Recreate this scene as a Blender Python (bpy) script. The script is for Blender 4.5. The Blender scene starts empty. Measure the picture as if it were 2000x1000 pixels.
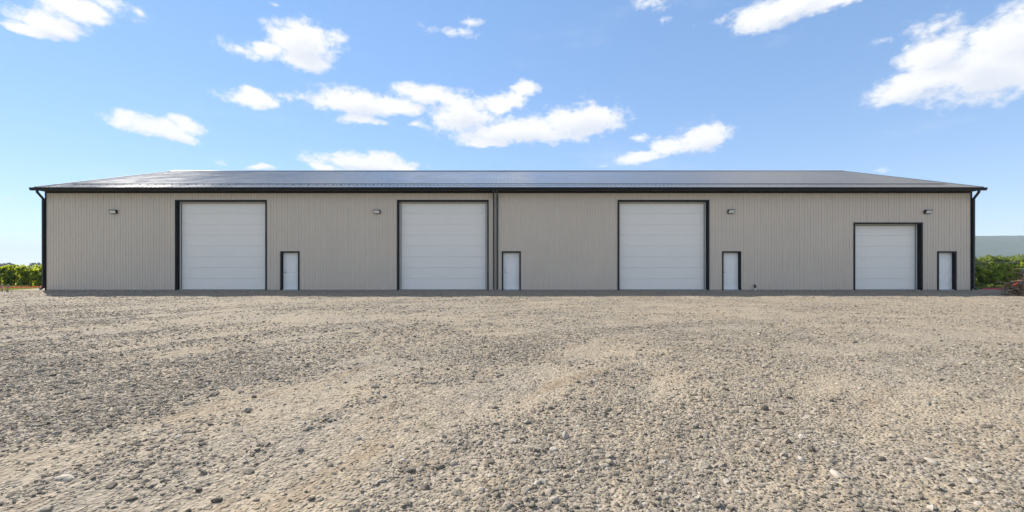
import bpy, math, random
import numpy as np
from mathutils import Vector, Matrix

random.seed(7)
RNG = np.random.default_rng(11)
SC = bpy.context.scene
COL = SC.collection
R = math.radians

# ---------------------------------------------------------------- camera
F_PX, CX, HY = 815.0, 985.0, 525.0          # focal length, vertical vanishing column and horizon row (2000 px wide)
CAM_D, CAM_H = 22.83, 1.18                  # distance to the facade, eye height
cam_d = bpy.data.cameras.new('camera')
cam_d.sensor_width = 36.0
cam_d.lens = F_PX / 2000 * 36
cam_d.shift_x = (1000 - CX) / 2000
cam_d.shift_y = (HY - 500) / 2000
cam_d.clip_start = 0.05
cam_d.clip_end = 20000
cam = bpy.data.objects.new('camera', cam_d)
cam.location = (0, -CAM_D, CAM_H)
cam.rotation_euler = (R(90), 0, 0)
COL.objects.link(cam)
SC.camera = cam

# ---------------------------------------------------------------- sky, sun, exposure
SUN_TO = Vector((-0.94, 0.805, 1.0)).normalized()
SUN_EL = math.asin(SUN_TO.z)
SUN_AZ = math.atan2(SUN_TO.x, SUN_TO.y)
SC.view_settings.view_transform = 'Standard'
SC.view_settings.look = 'None'
SC.view_settings.gamma = 1
SC.view_settings.use_curve_mapping = False
SC.view_settings.exposure = 1.48
SC.render.engine = 'CYCLES'
SC.cycles.max_bounces = 6
SC.cycles.volume_bounces = 0
SC.cycles.use_denoising = True
SC.cycles.caustics_reflective = False
SC.cycles.caustics_refractive = False
SKY_STRENGTH, CLOUD_STRENGTH = 0.148, 0.375

def N(nt, t, **kw):
    n = nt.nodes.new(t)
    for k, v in kw.items():
        if k.startswith('i_'):
            n.inputs[k[2:]].default_value = v
        elif k.startswith('n_'):
            n.inputs[int(k[2:])].default_value = v
        else:
            setattr(n, k, v)
    return n

def math_node(nt, op, a=None, b=None, c=None, clamp=False):
    n = nt.nodes.new('ShaderNodeMath'); n.operation = op; n.use_clamp = clamp
    for i, v in enumerate((a, b, c)):
        if v is None: continue
        if isinstance(v, (int, float)): n.inputs[i].default_value = v
        else: nt.links.new(v, n.inputs[i])
    return n.outputs[0]

def smooth(nt, v, lo, hi, a=0.0, b=1.0):
    n = nt.nodes.new('ShaderNodeMapRange'); n.interpolation_type = 'SMOOTHSTEP'
    nt.links.new(v, n.inputs[0])
    for i, q in enumerate((lo, hi, a, b)): n.inputs[i + 1].default_value = q
    return n.outputs[0]

# (column, row, half width, half height, weight) of the puffs that make up each cloud, turned into sky directions
PUFFS = [
 (95,42,85,30,1),(150,20,95,30,1),(55,56,60,14,.95),(235,18,50,20,.85),(285,22,30,16,.75),
 (595,85,82,46,1.05),(478,92,55,18,.85),(600,118,60,28,1),(655,78,40,18,.8),(520,95,50,20,.95),
 (490,193,74,18,1),(485,182,36,13,1),(555,190,28,7,.7),
 (240,235,48,24,1),(300,250,75,24,1),(362,246,48,24,.95),(335,268,55,14,.95),
 (690,200,90,30,1.05),(825,184,68,24,1),(770,205,70,20,1),(705,232,55,14,.9),
 (905,222,80,42,1.1),(1030,174,34,20,1),(988,200,52,25,1),(1000,255,130,28,1.1),(1135,236,92,36,1.1),(960,276,65,13,1),(812,245,24,9,.85),(1235,232,20,7,.7),
 (710,318,112,24,1.05),(635,328,42,12,.95),(780,328,45,10,.9),
 (505,328,44,9,.9),(415,315,38,11,.62),(470,303,14,5,.6),
 (1372,270,60,30,1.05),(1318,286,60,22,1),(1250,306,60,18,.9),(1252,269,20,8,.86),(1290,268,14,7,.7),
 (1535,15,135,32,1.1),(1650,-2,140,18,1),(1430,40,66,11,.85),(1500,48,60,10,.75),
 (1905,140,150,62,1.15),(1970,80,100,55,1.15),(1830,105,85,50,1),(1780,165,105,36,1.1),(1712,170,46,16,.85),(1815,58,62,26,.85),(1720,85,30,14,.65),
 (880,62,66,15,.8),(932,42,38,12,.72),(1268,8,58,20,.8),(1290,35,22,14,.62),(1732,332,26,8,.75),(530,8,28,6,.65),(1170,322,26,5,.55),(15,388,18,5,.6),
]
w = bpy.data.worlds.new('World'); SC.world = w; w.use_nodes = True
w.cycles.sampling_method = 'MANUAL'; w.cycles.sample_map_resolution = 256
nt = w.node_tree; nt.nodes.clear()
def cloud_group(name, puffs):
    grp = bpy.data.node_groups.new(name, 'ShaderNodeTree')
    grp.interface.new_socket('P', in_out='INPUT', socket_type='NodeSocketVector')
    grp.interface.new_socket('F', in_out='OUTPUT', socket_type='NodeSocketFloat')
    gi = grp.nodes.new('NodeGroupInput'); go = grp.nodes.new('NodeGroupOutput')
    last = None
    for x, y, rx, ry, wt in puffs:
        u = (x - CX) / F_PX; v = (HY - y) / F_PX
        az = math.atan(u); el = math.atan(v * math.cos(az))
        wisp = wt < .88
        k = 2.3 if wisp else wt
        raz = k * rx / F_PX * math.cos(az) ** 2; rel = k * ry / F_PX * math.cos(az) * math.cos(el) ** 2
        ma = grp.nodes.new('ShaderNodeVectorMath'); ma.operation = 'MULTIPLY_ADD'
        ma.inputs[1].default_value = (1 / raz, 1 / rel, 0)
        ma.inputs[2].default_value = (-az / raz, -el / rel, 0)
        grp.links.new(gi.outputs[0], ma.inputs[0])
        le = grp.nodes.new('ShaderNodeVectorMath'); le.operation = 'LENGTH'
        grp.links.new(ma.outputs[0], le.inputs[0])
        val = math_node(grp, 'ADD', le.outputs['Value'], 1.45 - wt) if wisp else le.outputs['Value']
        last = val if last is None else math_node(grp, 'SMOOTH_MIN', last, val, 0.18)
    grp.links.new(math_node(grp, 'SUBTRACT', 1.0, last), go.inputs[0])
    return grp
grp = cloud_group('cloud_field', PUFFS)
grp_big = cloud_group('cloud_bodies', [p for p in PUFFS if p[2]*p[3] > 1500])

tc = N(nt, 'ShaderNodeTexCoord')
sx = N(nt, 'ShaderNodeSeparateXYZ'); nt.links.new(tc.outputs['Generated'], sx.inputs[0])
az_n = math_node(nt, 'ARCTAN2', sx.outputs[0], sx.outputs[1])
el_n = math_node(nt, 'ARCSINE', sx.outputs[2])
def world_noise(scale, detail, rough, off, zs=1.8):
    mp = N(nt, 'ShaderNodeMapping'); mp.inputs['Scale'].default_value = (1, 1, zs)
    mp.inputs['Location'].default_value = off
    nt.links.new(tc.outputs['Generated'], mp.inputs[0])
    n = N(nt, 'ShaderNodeTexNoise', i_Scale=scale, i_Detail=detail, i_Roughness=rough)
    nt.links.new(mp.outputs[0], n.inputs['Vector'])
    return n.outputs[0]
warp1 = world_noise(9, 5, .6, (3, 1, 2)); warp2 = world_noise(9, 5, .6, (13, 7, 5))
azw = math_node(nt, 'MULTIPLY_ADD', math_node(nt, 'SUBTRACT', warp1, .5), .075, az_n)
elw = math_node(nt, 'MULTIPLY_ADD', math_node(nt, 'SUBTRACT', warp2, .5), .034, el_n)
pv = N(nt, 'ShaderNodeCombineXYZ'); nt.links.new(azw, pv.inputs[0]); nt.links.new(elw, pv.inputs[1])
g1 = N(nt, 'ShaderNodeGroup'); g1.node_tree = grp; nt.links.new(pv.outputs[0], g1.inputs[0])
up = N(nt, 'ShaderNodeVectorMath', operation='ADD'); up.inputs[1].default_value = (-.012, .022, 0)
nt.links.new(pv.outputs[0], up.inputs[0])
g2 = N(nt, 'ShaderNodeGroup'); g2.node_tree = grp_big; nt.links.new(up.outputs[0], g2.inputs[0])
fine = world_noise(24, 10, .66, (0, 0, 0), 1.5)
fine2 = world_noise(70, 8, .6, (5, 0, 2), 1.3)
# unseen cumulus outside the view, added denser to brighten the shaded facade
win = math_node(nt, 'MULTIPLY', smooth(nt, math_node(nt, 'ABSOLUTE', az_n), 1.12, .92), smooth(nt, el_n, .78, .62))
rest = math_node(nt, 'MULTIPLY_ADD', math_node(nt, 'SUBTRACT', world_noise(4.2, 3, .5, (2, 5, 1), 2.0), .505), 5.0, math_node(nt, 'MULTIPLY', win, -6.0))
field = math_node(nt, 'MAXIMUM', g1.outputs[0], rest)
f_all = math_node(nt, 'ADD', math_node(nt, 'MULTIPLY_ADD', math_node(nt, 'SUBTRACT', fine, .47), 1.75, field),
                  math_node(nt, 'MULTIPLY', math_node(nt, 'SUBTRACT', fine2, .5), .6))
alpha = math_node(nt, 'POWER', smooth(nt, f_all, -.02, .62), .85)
# thin high veil
veil = smooth(nt, world_noise(3.2, 6, .62, (9, 2, 4), 4.0), .56, .85, 0, .22)
alpha = math_node(nt, 'MAXIMUM', alpha, veil)
shade = math_node(nt, 'MULTIPLY_ADD', math_node(nt, 'SUBTRACT', fine, .5), .9, g2.outputs[0])
shade = smooth(nt, shade, .25, .95)
ccol = N(nt, 'ShaderNodeMix', data_type='RGBA'); nt.links.new(shade, ccol.inputs[0])
ccol.inputs[6].default_value = (1.0, 1.0, 1.0, 1); ccol.inputs[7].default_value = (.80, .835, .92, 1)
sky = N(nt, 'ShaderNodeTexSky', sky_type='NISHITA', sun_disc=False, sun_elevation=SUN_EL,
        sun_rotation=SUN_AZ, altitude=80, air_density=.7, dust_density=0.0, ozone_density=3.0)
bg1 = N(nt, 'ShaderNodeBackground', i_Strength=SKY_STRENGTH); 
gam = N(nt, 'ShaderNodeGamma', i_Gamma=.48); nt.links.new(sky.outputs[0], gam.inputs[0])
hsv = N(nt, 'ShaderNodeHueSaturation', i_Saturation=1.55, i_Hue=.506, i_Value=1.16); nt.links.new(gam.outputs[0], hsv.inputs['Color'])
nt.links.new(hsv.outputs[0], bg1.inputs[0])
bg2 = N(nt, 'ShaderNodeBackground', i_Strength=CLOUD_STRENGTH); nt.links.new(ccol.outputs[2], bg2.inputs[0])
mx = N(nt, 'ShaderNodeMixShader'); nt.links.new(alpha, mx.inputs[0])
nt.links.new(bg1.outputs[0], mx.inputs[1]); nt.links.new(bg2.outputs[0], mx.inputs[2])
wo = N(nt, 'ShaderNodeOutputWorld'); nt.links.new(mx.outputs[0], wo.inputs[0])

sun_d = bpy.data.lights.new('sun', 'SUN'); sun_d.energy = 3.3; sun_d.angle = R(0.55); sun_d.color = (1, .945, .86)
sun = bpy.data.objects.new('sun', sun_d); COL.objects.link(sun)
sun.rotation_euler = SUN_TO.to_track_quat('Z', 'Y').to_euler()

# ---------------------------------------------------------------- helpers
def tag(o, label=None, cat=None, group=None, kind=None):
    if label: o['label'] = label
    if cat: o['category'] = cat
    if group: o['group'] = group
    if kind: o['kind'] = kind
    return o

def empty(name, loc=(0, 0, 0), rz=0):
    o = bpy.data.objects.new(name, None); COL.objects.link(o)
    o.location = loc; o.rotation_euler = (0, 0, rz); o.empty_display_size = .2
    return o

def mesh_np(name, V, Fq, mats=(), smooth_=False):
    """V (n,3) array, Fq list of faces or (m,k) array."""
    me = bpy.data.meshes.new(name)
    V = np.asarray(V, dtype=np.float32)
    if isinstance(Fq, np.ndarray):
        m, k = Fq.shape
        me.vertices.add(len(V)); me.vertices.foreach_set('co', V.ravel())
        me.loops.add(m * k); me.loops.foreach_set('vertex_index', Fq.astype(np.int32).ravel())
        me.polygons.add(m)
        me.polygons.foreach_set('loop_start', np.arange(0, m * k, k, dtype=np.int32))
        me.polygons.foreach_set('loop_total', np.full(m, k, dtype=np.int32))
        me.update(calc_edges=True)
    else:
        me.from_pydata([tuple(map(float, v)) for v in V], [], Fq)
        me.update()
    for mt in mats: me.materials.append(mt)
    if smooth_: me.polygons.foreach_set('use_smooth', np.ones(len(me.polygons), dtype=bool))
    me.validate()
    return me

def link(name, me, parent=None, loc=(0, 0, 0), rz=0):
    o = bpy.data.objects.new(name, me); COL.objects.link(o)
    o.location = loc; o.rotation_euler = (0, 0, rz)
    if parent is not None: o.parent = parent
    return o

class MB:
    def __init__(s): s.v = []; s.f = []
    def box(s, x0, x1, y0, y1, z0, z1):
        b = len(s.v)
        s.v += [(x0,y0,z0),(x1,y0,z0),(x1,y1,z0),(x0,y1,z0),(x0,y0,z1),(x1,y0,z1),(x1,y1,z1),(x0,y1,z1)]
        s.f += [tuple(b+i for i in q) for q in ((0,3,2,1),(4,5,6,7),(0,1,5,4),(1,2,6,5),(2,3,7,6),(3,0,4,7))]
        return s
    def prism_x(s, prof, x0, x1):
        """closed (y,z) profile, extruded along x"""
        b = len(s.v); n = len(prof)
        s.v += [(x0, y, z) for y, z in prof] + [(x1, y, z) for y, z in prof]
        for i in range(n):
            j = (i + 1) % n
            s.f.append((b+i, b+j, b+n+j, b+n+i))
        s.f.append(tuple(b + i for i in range(n))[::-1]); s.f.append(tuple(b + n + i for i in range(n)))
        return s
    def tube(s, pts, rad, n=6, cap=True):
        pts = [Vector(p) for p in pts]
        rads = rad if isinstance(rad, (list, tuple)) else [rad] * len(pts)
        b = len(s.v)
        prev = None
        for i, p in enumerate(pts):
            d = (pts[min(i+1, len(pts)-1)] - pts[max(i-1, 0)]).normalized()
            if prev is None:
                a = Vector((0, 0, 1)) if abs(d.z) < .9 else Vector((1, 0, 0))
                u = d.cross(a).normalized()
            else:
                u = (prev - d * prev.dot(d)).normalized()
            prev = u
            vv = d.cross(u)
            for k in range(n):
                t = 2 * math.pi * k / n
                s.v.append(tuple(p + (u * math.cos(t) + vv * math.sin(t)) * rads[i]))
        for i in range(len(pts) - 1):
            for k in range(n):
                k2 = (k + 1) % n
                s.f.append((b+i*n+k, b+i*n+k2, b+(i+1)*n+k2, b+(i+1)*n+k))
        if cap:
            s.f.append(tuple(b + k for k in range(n))[::-1])
            s.f.append(tuple(b + (len(pts)-1)*n + k for k in range(n)))
        return s
    def duct(s, pts, wx, wy):
        """rectangular pipe mitred along pts; wide in x"""
        pts = [Vector(p) for p in pts]
        b = len(s.v)
        for i, p in enumerate(pts):
            d1 = (p - pts[i-1]).normalized() if i else (pts[1] - p).normalized()
            d2 = (pts[i+1] - p).normalized() if i < len(pts)-1 else d1
            d = (d1 + d2).normalized()
            ux = Vector((1, 0, 0)); ux = (ux - d * ux.dot(d)).normalized()
            uy = d.cross(ux)
            k = 1 / max(.6, d.dot(d2))
            for a, c in ((-1,-1),(1,-1),(1,1),(-1,1)):
                s.v.append(tuple(p + ux * a * wx / 2 + uy * c * wy / 2 * k))
        for i in range(len(pts)-1):
            for k in range(4):
                k2 = (k+1) % 4
                s.f.append((b+i*4+k, b+i*4+k2, b+i*4+4+k2, b+i*4+4+k))
        s.f.append((b, b+1, b+2, b+3)); e = b + 4*(len(pts)-1); s.f.append((e+3, e+2, e+1, e))
        return s
    def build(s, name, mat, parent=None, loc=(0,0,0), smooth_=False, bevel=0):
        me = mesh_np(name, s.v, s.f, [mat] if mat else [], smooth_)
        import bmesh
        bm = bmesh.new(); bm.from_mesh(me); bmesh.ops.recalc_face_normals(bm, faces=bm.faces)
        if bevel:
            bmesh.ops.bevel(bm, geom=[e for e in bm.edges if e.is_manifold and e.calc_face_angle(0) > .6], offset=bevel, segments=1, affect='EDGES')
        bm.to_mesh(me); bm.free()
        return link(name, me, parent, loc)

# numpy gradient noise
_perm = RNG.permutation(512).astype(np.int64)
_perm = np.concatenate([_perm, _perm, _perm])
_grad = np.stack([np.cos(np.arange(512) * 2.399963), np.sin(np.arange(512) * 2.399963)], 1)
def pnoise(x, y):
    xi = np.floor(x).astype(np.int64); yi = np.floor(y).astype(np.int64)
    xf = x - xi; yf = y - yi
    u = xf*xf*xf*(xf*(xf*6-15)+10); v = yf*yf*yf*(yf*(yf*6-15)+10)
    def g(ix, iy, dx, dy):
        h = _perm[(_perm[ix & 511] + iy) & 511]
        gr = _grad[h]
        return gr[..., 0]*dx + gr[..., 1]*dy
    a = g(xi, yi, xf, yf); b = g(xi+1, yi, xf-1, yf); c = g(xi, yi+1, xf, yf-1); d = g(xi+1, yi+1, xf-1, yf-1)
    return (a*(1-u)+b*u)*(1-v) + (c*(1-u)+d*u)*v
def fbm(x, y, o=4):
    s = 0; a = 1
    for i in range(o):
        s = s + a*pnoise(x + 17.3*i, y - 9.1*i); x = x*2.03; y = y*2.03; a *= .5
    return s

def P(px, py):
    """a point of the yard seen at this column and row of the 2000 px photograph"""
    d = CAM_H * F_PX / (py - HY)
    return ((px - CX) / F_PX * d, d - CAM_D, d)

# ---------------------------------------------------------------- materials
def new_mat(name):
    m = bpy.data.materials.new(name); m.use_nodes = True
    t = m.node_tree
    b = t.nodes['Principled BSDF']
    return m, t, b

def ramp(t, fac, stops):
    n = t.nodes.new('ShaderNodeValToRGB')
    e = n.color_ramp.elements
    while len(e) < len(stops): e.new(.5)
    for i, (p, c) in enumerate(stops):
        e[i].position = p; e[i].color = (*c, 1)
    t.links.new(fac, n.inputs[0])
    return n.outputs[0]

def plain(name, col, rough=.5, metal=0, spec=.5, var=.08, scale=3, bump=0, bscale=60):
    m, t, b = new_mat(name)
    tcn = N(t, 'ShaderNodeTexCoord')
    n = N(t, 'ShaderNodeTexNoise', i_Scale=scale, i_Detail=5, i_Roughness=.6); t.links.new(tcn.outputs['Object'], n.inputs['Vector'])
    c0 = tuple(max(0, c*(1-var)) for c in col); c1 = tuple(min(1, c*(1+var)) for c in col)
    t.links.new(ramp(t, n.outputs[0], [(.3, c0), (.7, c1)]), b.inputs['Base Color'])
    b.inputs['Roughness'].default_value = rough; b.inputs['Metallic'].default_value = metal
    b.inputs['Specular IOR Level'].default_value = spec
    if bump:
        n2 = N(t, 'ShaderNodeTexNoise', i_Scale=bscale, i_Detail=4); t.links.new(tcn.outputs['Object'], n2.inputs['Vector'])
        bp = N(t, 'ShaderNodeBump', i_Strength=bump, i_Distance=.01); t.links.new(n2.outputs[0], bp.inputs['Height'])
        t.links.new(bp.outputs[0], b.inputs['Normal'])
    return m

def wall_material():
    m, t, b = new_mat('taupe_steel_cladding')
    g = N(t, 'ShaderNodeNewGeometry')
    n = N(t, 'ShaderNodeTexNoise', i_Scale=.35, i_Detail=6, i_Roughness=.65); t.links.new(g.outputs['Position'], n.inputs['Vector'])
    mp = N(t, 'ShaderNodeMapping'); mp.inputs['Scale'].default_value = (9, 9, .5); t.links.new(g.outputs['Position'], mp.inputs[0])
    n2 = N(t, 'ShaderNodeTexNoise', i_Scale=1.5, i_Detail=4); t.links.new(mp.outputs[0], n2.inputs['Vector'])
    mixv = math_node(t, 'MULTIPLY_ADD', n2.outputs[0], .35, math_node(t, 'MULTIPLY', n.outputs[0], .65))
    t.links.new(ramp(t, mixv, [(.3, (.61, .52, .425)), (.7, (.67, .575, .47))]), b.inputs['Base Color'])
    b.inputs['Roughness'].default_value = .42; b.inputs['Specular IOR Level'].default_value = .4
    bp = N(t, 'ShaderNodeBump', i_Strength=.15, i_Distance=.02); t.links.new(n.outputs[0], bp.inputs['Height']); t.links.new(bp.outputs[0], b.inputs['Normal'])
    return m

def roof_material():
    m, t, b = new_mat('charcoal_steel_roof')
    g = N(t, 'ShaderNodeNewGeometry')
    n = N(t, 'ShaderNodeTexNoise', i_Scale=.6, i_Detail=6, i_Roughness=.6); t.links.new(g.outputs['Position'], n.inputs['Vector'])
    t.links.new(ramp(t, n.outputs[0], [(.3, (.125, .117, .108)), (.7, (.15, .14, .13))]), b.inputs['Base Color'])
    rr = smooth(t, n.outputs[0], .3, .7, .15, .22)
    t.links.new(rr, b.inputs['Roughness'])
    b.inputs['Specular IOR Level'].default_value = .5
    b.inputs['Metallic'].default_value = .1
    bp = N(t, 'ShaderNodeBump', i_Strength=.1, i_Distance=.03); t.links.new(n.outputs[0], bp.inputs['Height']); t.links.new(bp.outputs[0], b.inputs['Normal'])
    return m

M = {}
M['wall'] = wall_material()
M['roof'] = roof_material()
M['trim'] = plain('black_steel_trim', (.009, .010, .011), .45, 0, .25, .15, 4)
M['jamb'] = plain('black_jamb_steel', (.006, .006, .007), .7, 0, .2, .15, 4)
M['soffit'] = plain('dark_brown_soffit', (.012, .010, .009), .6, 0, .4, .15, 4)
M['spout'] = plain('charcoal_downspout', (.016, .017, .019), .35, 0, .5, .12, 2)
M['door'] = plain('white_overhead_door_steel', (.90, .84, .765), .45, 0, .4, .02, .7, .04, 90)
M['edoor'] = plain('white_entry_door_steel', (.92, .89, .84), .4, 0, .4, .02, .9)
M['stop'] = plain('white_vinyl_stop', (.72, .69, .63), .5, 0, .4, .05, 2)
M['rubber'] = plain('black_rubber_seal', (.012, .012, .013), .8, 0, .2, .2, 6)
M['nickel'] = plain('satin_nickel', (.55, .52, .46), .3, 1, .5, .05, 9)
M['lens'] = plain('frosted_light_lens', (.8, .8, .76), .3, 0, .5, .03, 9)
M['screw'] = plain('painted_screw_heads', (.30, .275, .25), .4, 0, .5, .1, 5)
M['sill'] = plain('concrete_sill', (.30, .295, .285), .85, 0, .2, .15, 9, .3, 40)
M['pvc'] = plain('white_pipe', (.7, .7, .68), .4, 0, .4, .05, 8)
M['blackplastic'] = plain('black_plastic', (.015, .016, .02), .45, 0, .4, .1, 8)
M['stake'] = plain('weathered_wood_stake', (.36, .29, .20), .85, 0, .2, .25, 14, .3, 50)
M['stake_grey'] = plain('grey_wood_stake', (.27, .25, .22), .85, 0, .2, .25, 14, .3, 50)
M['bark'] = plain('vine_bark', (.10, .075, .05), .95, 0, .1, .35, 12, .5, 40)
M['root'] = plain('dead_root_wood', (.24, .145, .085), .95, 0, .1, .45, 7, .5, 40)
M['root2'] = plain('pale_dead_root_wood', (.33, .25, .18), .95, 0, .1, .4, 7, .5, 40)
M['red'] = plain('red_plastic', (.5, .02, .025), .4, 0, .4, .1, 8)
M['greenp'] = plain('green_plastic', (.06, .36, .12), .4, 0, .4, .1, 8)
M['wire'] = plain('galvanised_wire', (.55, .55, .53), .45, .6, .5, .05, 3)
M['steelgrey'] = plain('grey_painted_steel', (.42, .44, .46), .5, 0, .4, .06, 1)

def tape_material():
    m, t, b = new_mat('pink_flagging_tape')
    b.inputs['Base Color'].default_value = (.85, .12, .24, 1); b.inputs['Roughness'].default_value = .4
    tr = N(t, 'ShaderNodeBsdfTranslucent'); tr.inputs[0].default_value = (.9, .15, .25, 1)
    mxs = N(t, 'ShaderNodeMixShader'); mxs.inputs[0].default_value = .4
    out = t.nodes['Material Output']
    t.links.new(b.outputs[0], mxs.inputs[1]); t.links.new(tr.outputs[0], mxs.inputs[2]); t.links.new(mxs.outputs[0], out.inputs[0])
    return m
M['tape'] = tape_material()

def leaf_material(name, dark, light, trans, tw=.45):
    m, t, b = new_mat(name)
    g = N(t, 'ShaderNodeNewGeometry')
    rr = g.outputs['Random Per Island']
    c = ramp(t, rr, [(0, dark), (.6, tuple((a+q)/2 for a, q in zip(dark, light))), (1, light)])
    t.links.new(c, b.inputs['Base Color']); b.inputs['Roughness'].default_value = .55; b.inputs['Specular IOR Level'].default_value = .3
    tr = N(t, 'ShaderNodeBsdfTranslucent')
    t.links.new(ramp(t, rr, [(0, tuple(.6*q for q in trans)), (1, trans)]), tr.inputs[0])
    mxs = N(t, 'ShaderNodeMixShader'); mxs.inputs[0].default_value = tw
    out = t.nodes['Material Output']
    t.links.new(b.outputs[0], mxs.inputs[1]); t.links.new(tr.outputs[0], mxs.inputs[2]); t.links.new(mxs.outputs[0], out.inputs[0])
    return m
M['vine_leaf'] = leaf_material('grape_leaves', (.035, .085, .014), (.15, .23, .03), (.68, .74, .06), .55)
M['tree_leaf'] = leaf_material('orchard_leaves', (.06, .11, .02), (.17, .22, .045), (.50, .56, .07), .45)
M['far_leaf'] = leaf_material('distant_tree_leaves', (.02, .04, .018), (.04, .07, .025), (.05, .08, .02), .25)
M['grass'] = leaf_material('long_grass', (.07, .10, .02), (.24, .24, .07), (.34, .38, .08), .4)

def ground_material(name):
    """dusty crushed-stone yard: tan dust and grey stone swept along old turning tracks"""
    m, t, b = new_mat(name)
    g = N(t, 'ShaderNodeNewGeometry'); pos = g.outputs['Position']
    # turning-circle coordinates: radius and arc about the point the vehicles swung round
    sub = N(t, 'ShaderNodeVectorMath', operation='SUBTRACT'); sub.inputs[1].default_value = (6.5, -CAM_D - .5, 0); t.links.new(pos, sub.inputs[0])
    sp = N(t, 'ShaderNodeSeparateXYZ'); t.links.new(sub.outputs[0], sp.inputs[0])
    rad = math_node(t, 'SQRT', math_node(t, 'ADD', math_node(t, 'MULTIPLY', sp.outputs[0], sp.outputs[0]), math_node(t, 'MULTIPLY', sp.outputs[1], sp.outputs[1])))
    ang = math_node(t, 'ARCTAN2', sp.outputs[1], sp.outputs[0])
    arc = N(t, 'ShaderNodeCombineXYZ'); t.links.new(rad, arc.inputs[0]); t.links.new(math_node(t, 'MULTIPLY', ang, 2.2), arc.inputs[1])
    def noise(vec, scale, det=5, ro=.6, dist=0):
        n = N(t, 'ShaderNodeTexNoise', i_Scale=scale, i_Detail=det, i_Roughness=ro, i_Distortion=dist); t.links.new(vec, n.inputs['Vector']); return n.outputs[0]
    big = noise(pos, .22, 5, .6); mid = noise(pos, 1.1, 6, .65); streak = noise(arc.outputs[0], 1.6, 7, .68, .6); fine = noise(pos, 9, 6, .7)
    micro = noise(pos, 55, 4, .7)
    f = math_node(t, 'ADD', math_node(t, 'MULTIPLY', big, .35), math_node(t, 'ADD', math_node(t, 'MULTIPLY', mid, .3), math_node(t, 'MULTIPLY', streak, .35)))
    dust = smooth(t, f, .42, .58)
    tan = ramp(t, fine, [(.25, (.255, .206, .146)), (.75, (.36, .298, .217))])
    grey = ramp(t, fine, [(.25, (.215, .182, .14)), (.75, (.305, .262, .205))])
    mc = N(t, 'ShaderNodeMix', data_type='RGBA'); t.links.new(dust, mc.inputs[0]); t.links.new(grey, mc.inputs[6]); t.links.new(tan, mc.inputs[7])
    # damp brown streaks left by turning wheels
    st2 = noise(arc.outputs[0], 2.7, 5, .6, .3)
    mb = N(t, 'ShaderNodeMix', data_type='RGBA'); t.links.new(smooth(t, st2, .52, .72, 0, .65), mb.inputs[0]); t.links.new(mc.outputs[2], mb.inputs[6]); mb.inputs[7].default_value = (.225, .165, .105, 1)
    mc = mb
    # stones: cells of two sizes, each its own tone
    def cells(scale, seed):
        mp = N(t, 'ShaderNodeMapping'); mp.inputs['Location'].default_value = (seed, seed*.7, 0); mp.inputs['Scale'].default_value = (1, 1, .3)
        t.links.new(pos, mp.inputs[0])
        v = N(t, 'ShaderNodeTexVoronoi', i_Scale=scale); t.links.new(mp.outputs[0], v.inputs['Vector'])
        sr = N(t, 'ShaderNodeSeparateColor'); t.links.new(v.outputs['Color'], sr.inputs[0])
        return v.outputs['Distance'], sr.outputs[0], sr.outputs[1]
    d1, r1, q1 = cells(42, 0); d2, r2, q2 = cells(17, 31)
    tone1 = math_node(t, 'MULTIPLY_ADD', r1, .75, .62)
    tone2 = math_node(t, 'MULTIPLY_ADD', r2, .7, .62)
    inst2 = math_node(t, 'MULTIPLY', math_node(t, 'GREATER_THAN', q2, .72), smooth(t, d2, .42, .3))
    tone = math_node(t, 'ADD', math_node(t, 'MULTIPLY', tone1, math_node(t, 'SUBTRACT', 1, inst2)), math_node(t, 'MULTIPLY', tone2, inst2))
    amt = smooth(t, f, .62, .38, .35, .95)
    tone = math_node(t, 'MULTIPLY_ADD', math_node(t, 'SUBTRACT', tone, 1), amt, 1)
    sc = N(t, 'ShaderNodeVectorMath', operation='SCALE'); t.links.new(mc.outputs[2], sc.inputs[0]); t.links.new(tone, sc.inputs['Scale'])
    t.links.new(sc.outputs[0], b.inputs['Base Color'])
    b.inputs['Roughness'].default_value = .95; b.inputs['Specular IOR Level'].default_value = .15
    hgt = math_node(t, 'ADD', math_node(t, 'MULTIPLY', smooth(t, d1, .6, .1), .011),
          math_node(t, 'ADD', math_node(t, 'MULTIPLY', inst2, .018), math_node(t, 'ADD', math_node(t, 'MULTIPLY', micro, .008), math_node(t, 'ADD', math_node(t, 'MULTIPLY', streak, .055), math_node(t, 'MULTIPLY', noise(arc.outputs[0], 8, 4, .6, .4), .022)))))
    bp = N(t, 'ShaderNodeBump', i_Strength=.85, i_Distance=1.0); t.links.new(hgt, bp.inputs['Height']); t.links.new(bp.outputs[0], b.inputs['Normal'])
    return m
M['gravel'] = ground_material('dusty_gravel')

def stone_material(name, random_out='Object Info'):
    m, t, b = new_mat(name)
    oi = N(t, 'ShaderNodeObjectInfo')
    tcn = N(t, 'ShaderNodeTexCoord')
    n = N(t, 'ShaderNodeTexNoise', i_Scale=3, i_Detail=6, i_Roughness=.7); t.links.new(tcn.outputs['Object'], n.inputs['Vector'])
    c = ramp(t, oi.outputs['Random'], [(0, (.15, .128, .10)), (.15, (.245, .208, .16)), (.6, (.325, .278, .215)), (.92, (.39, .335, .265)), (1, (.50, .45, .38))])
    tone = math_node(t, 'MULTIPLY_ADD', n.outputs[0], .5, .75)
    sc = N(t, 'ShaderNodeVectorMath', operation='SCALE'); t.links.new(c, sc.inputs[0]); t.links.new(tone, sc.inputs['Scale'])
    t.links.new(sc.outputs[0], b.inputs['Base Color'])
    b.inputs['Roughness'].default_value = .92; b.inputs['Specular IOR Level'].default_value = .2
    bp = N(t, 'ShaderNodeBump', i_Strength=.5, i_Distance=.15); t.links.new(n.outputs[0], bp.inputs['Height']); t.links.new(bp.outputs[0], b.inputs['Normal'])
    return m
M['stone'] = stone_material('crushed_stone')

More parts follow.
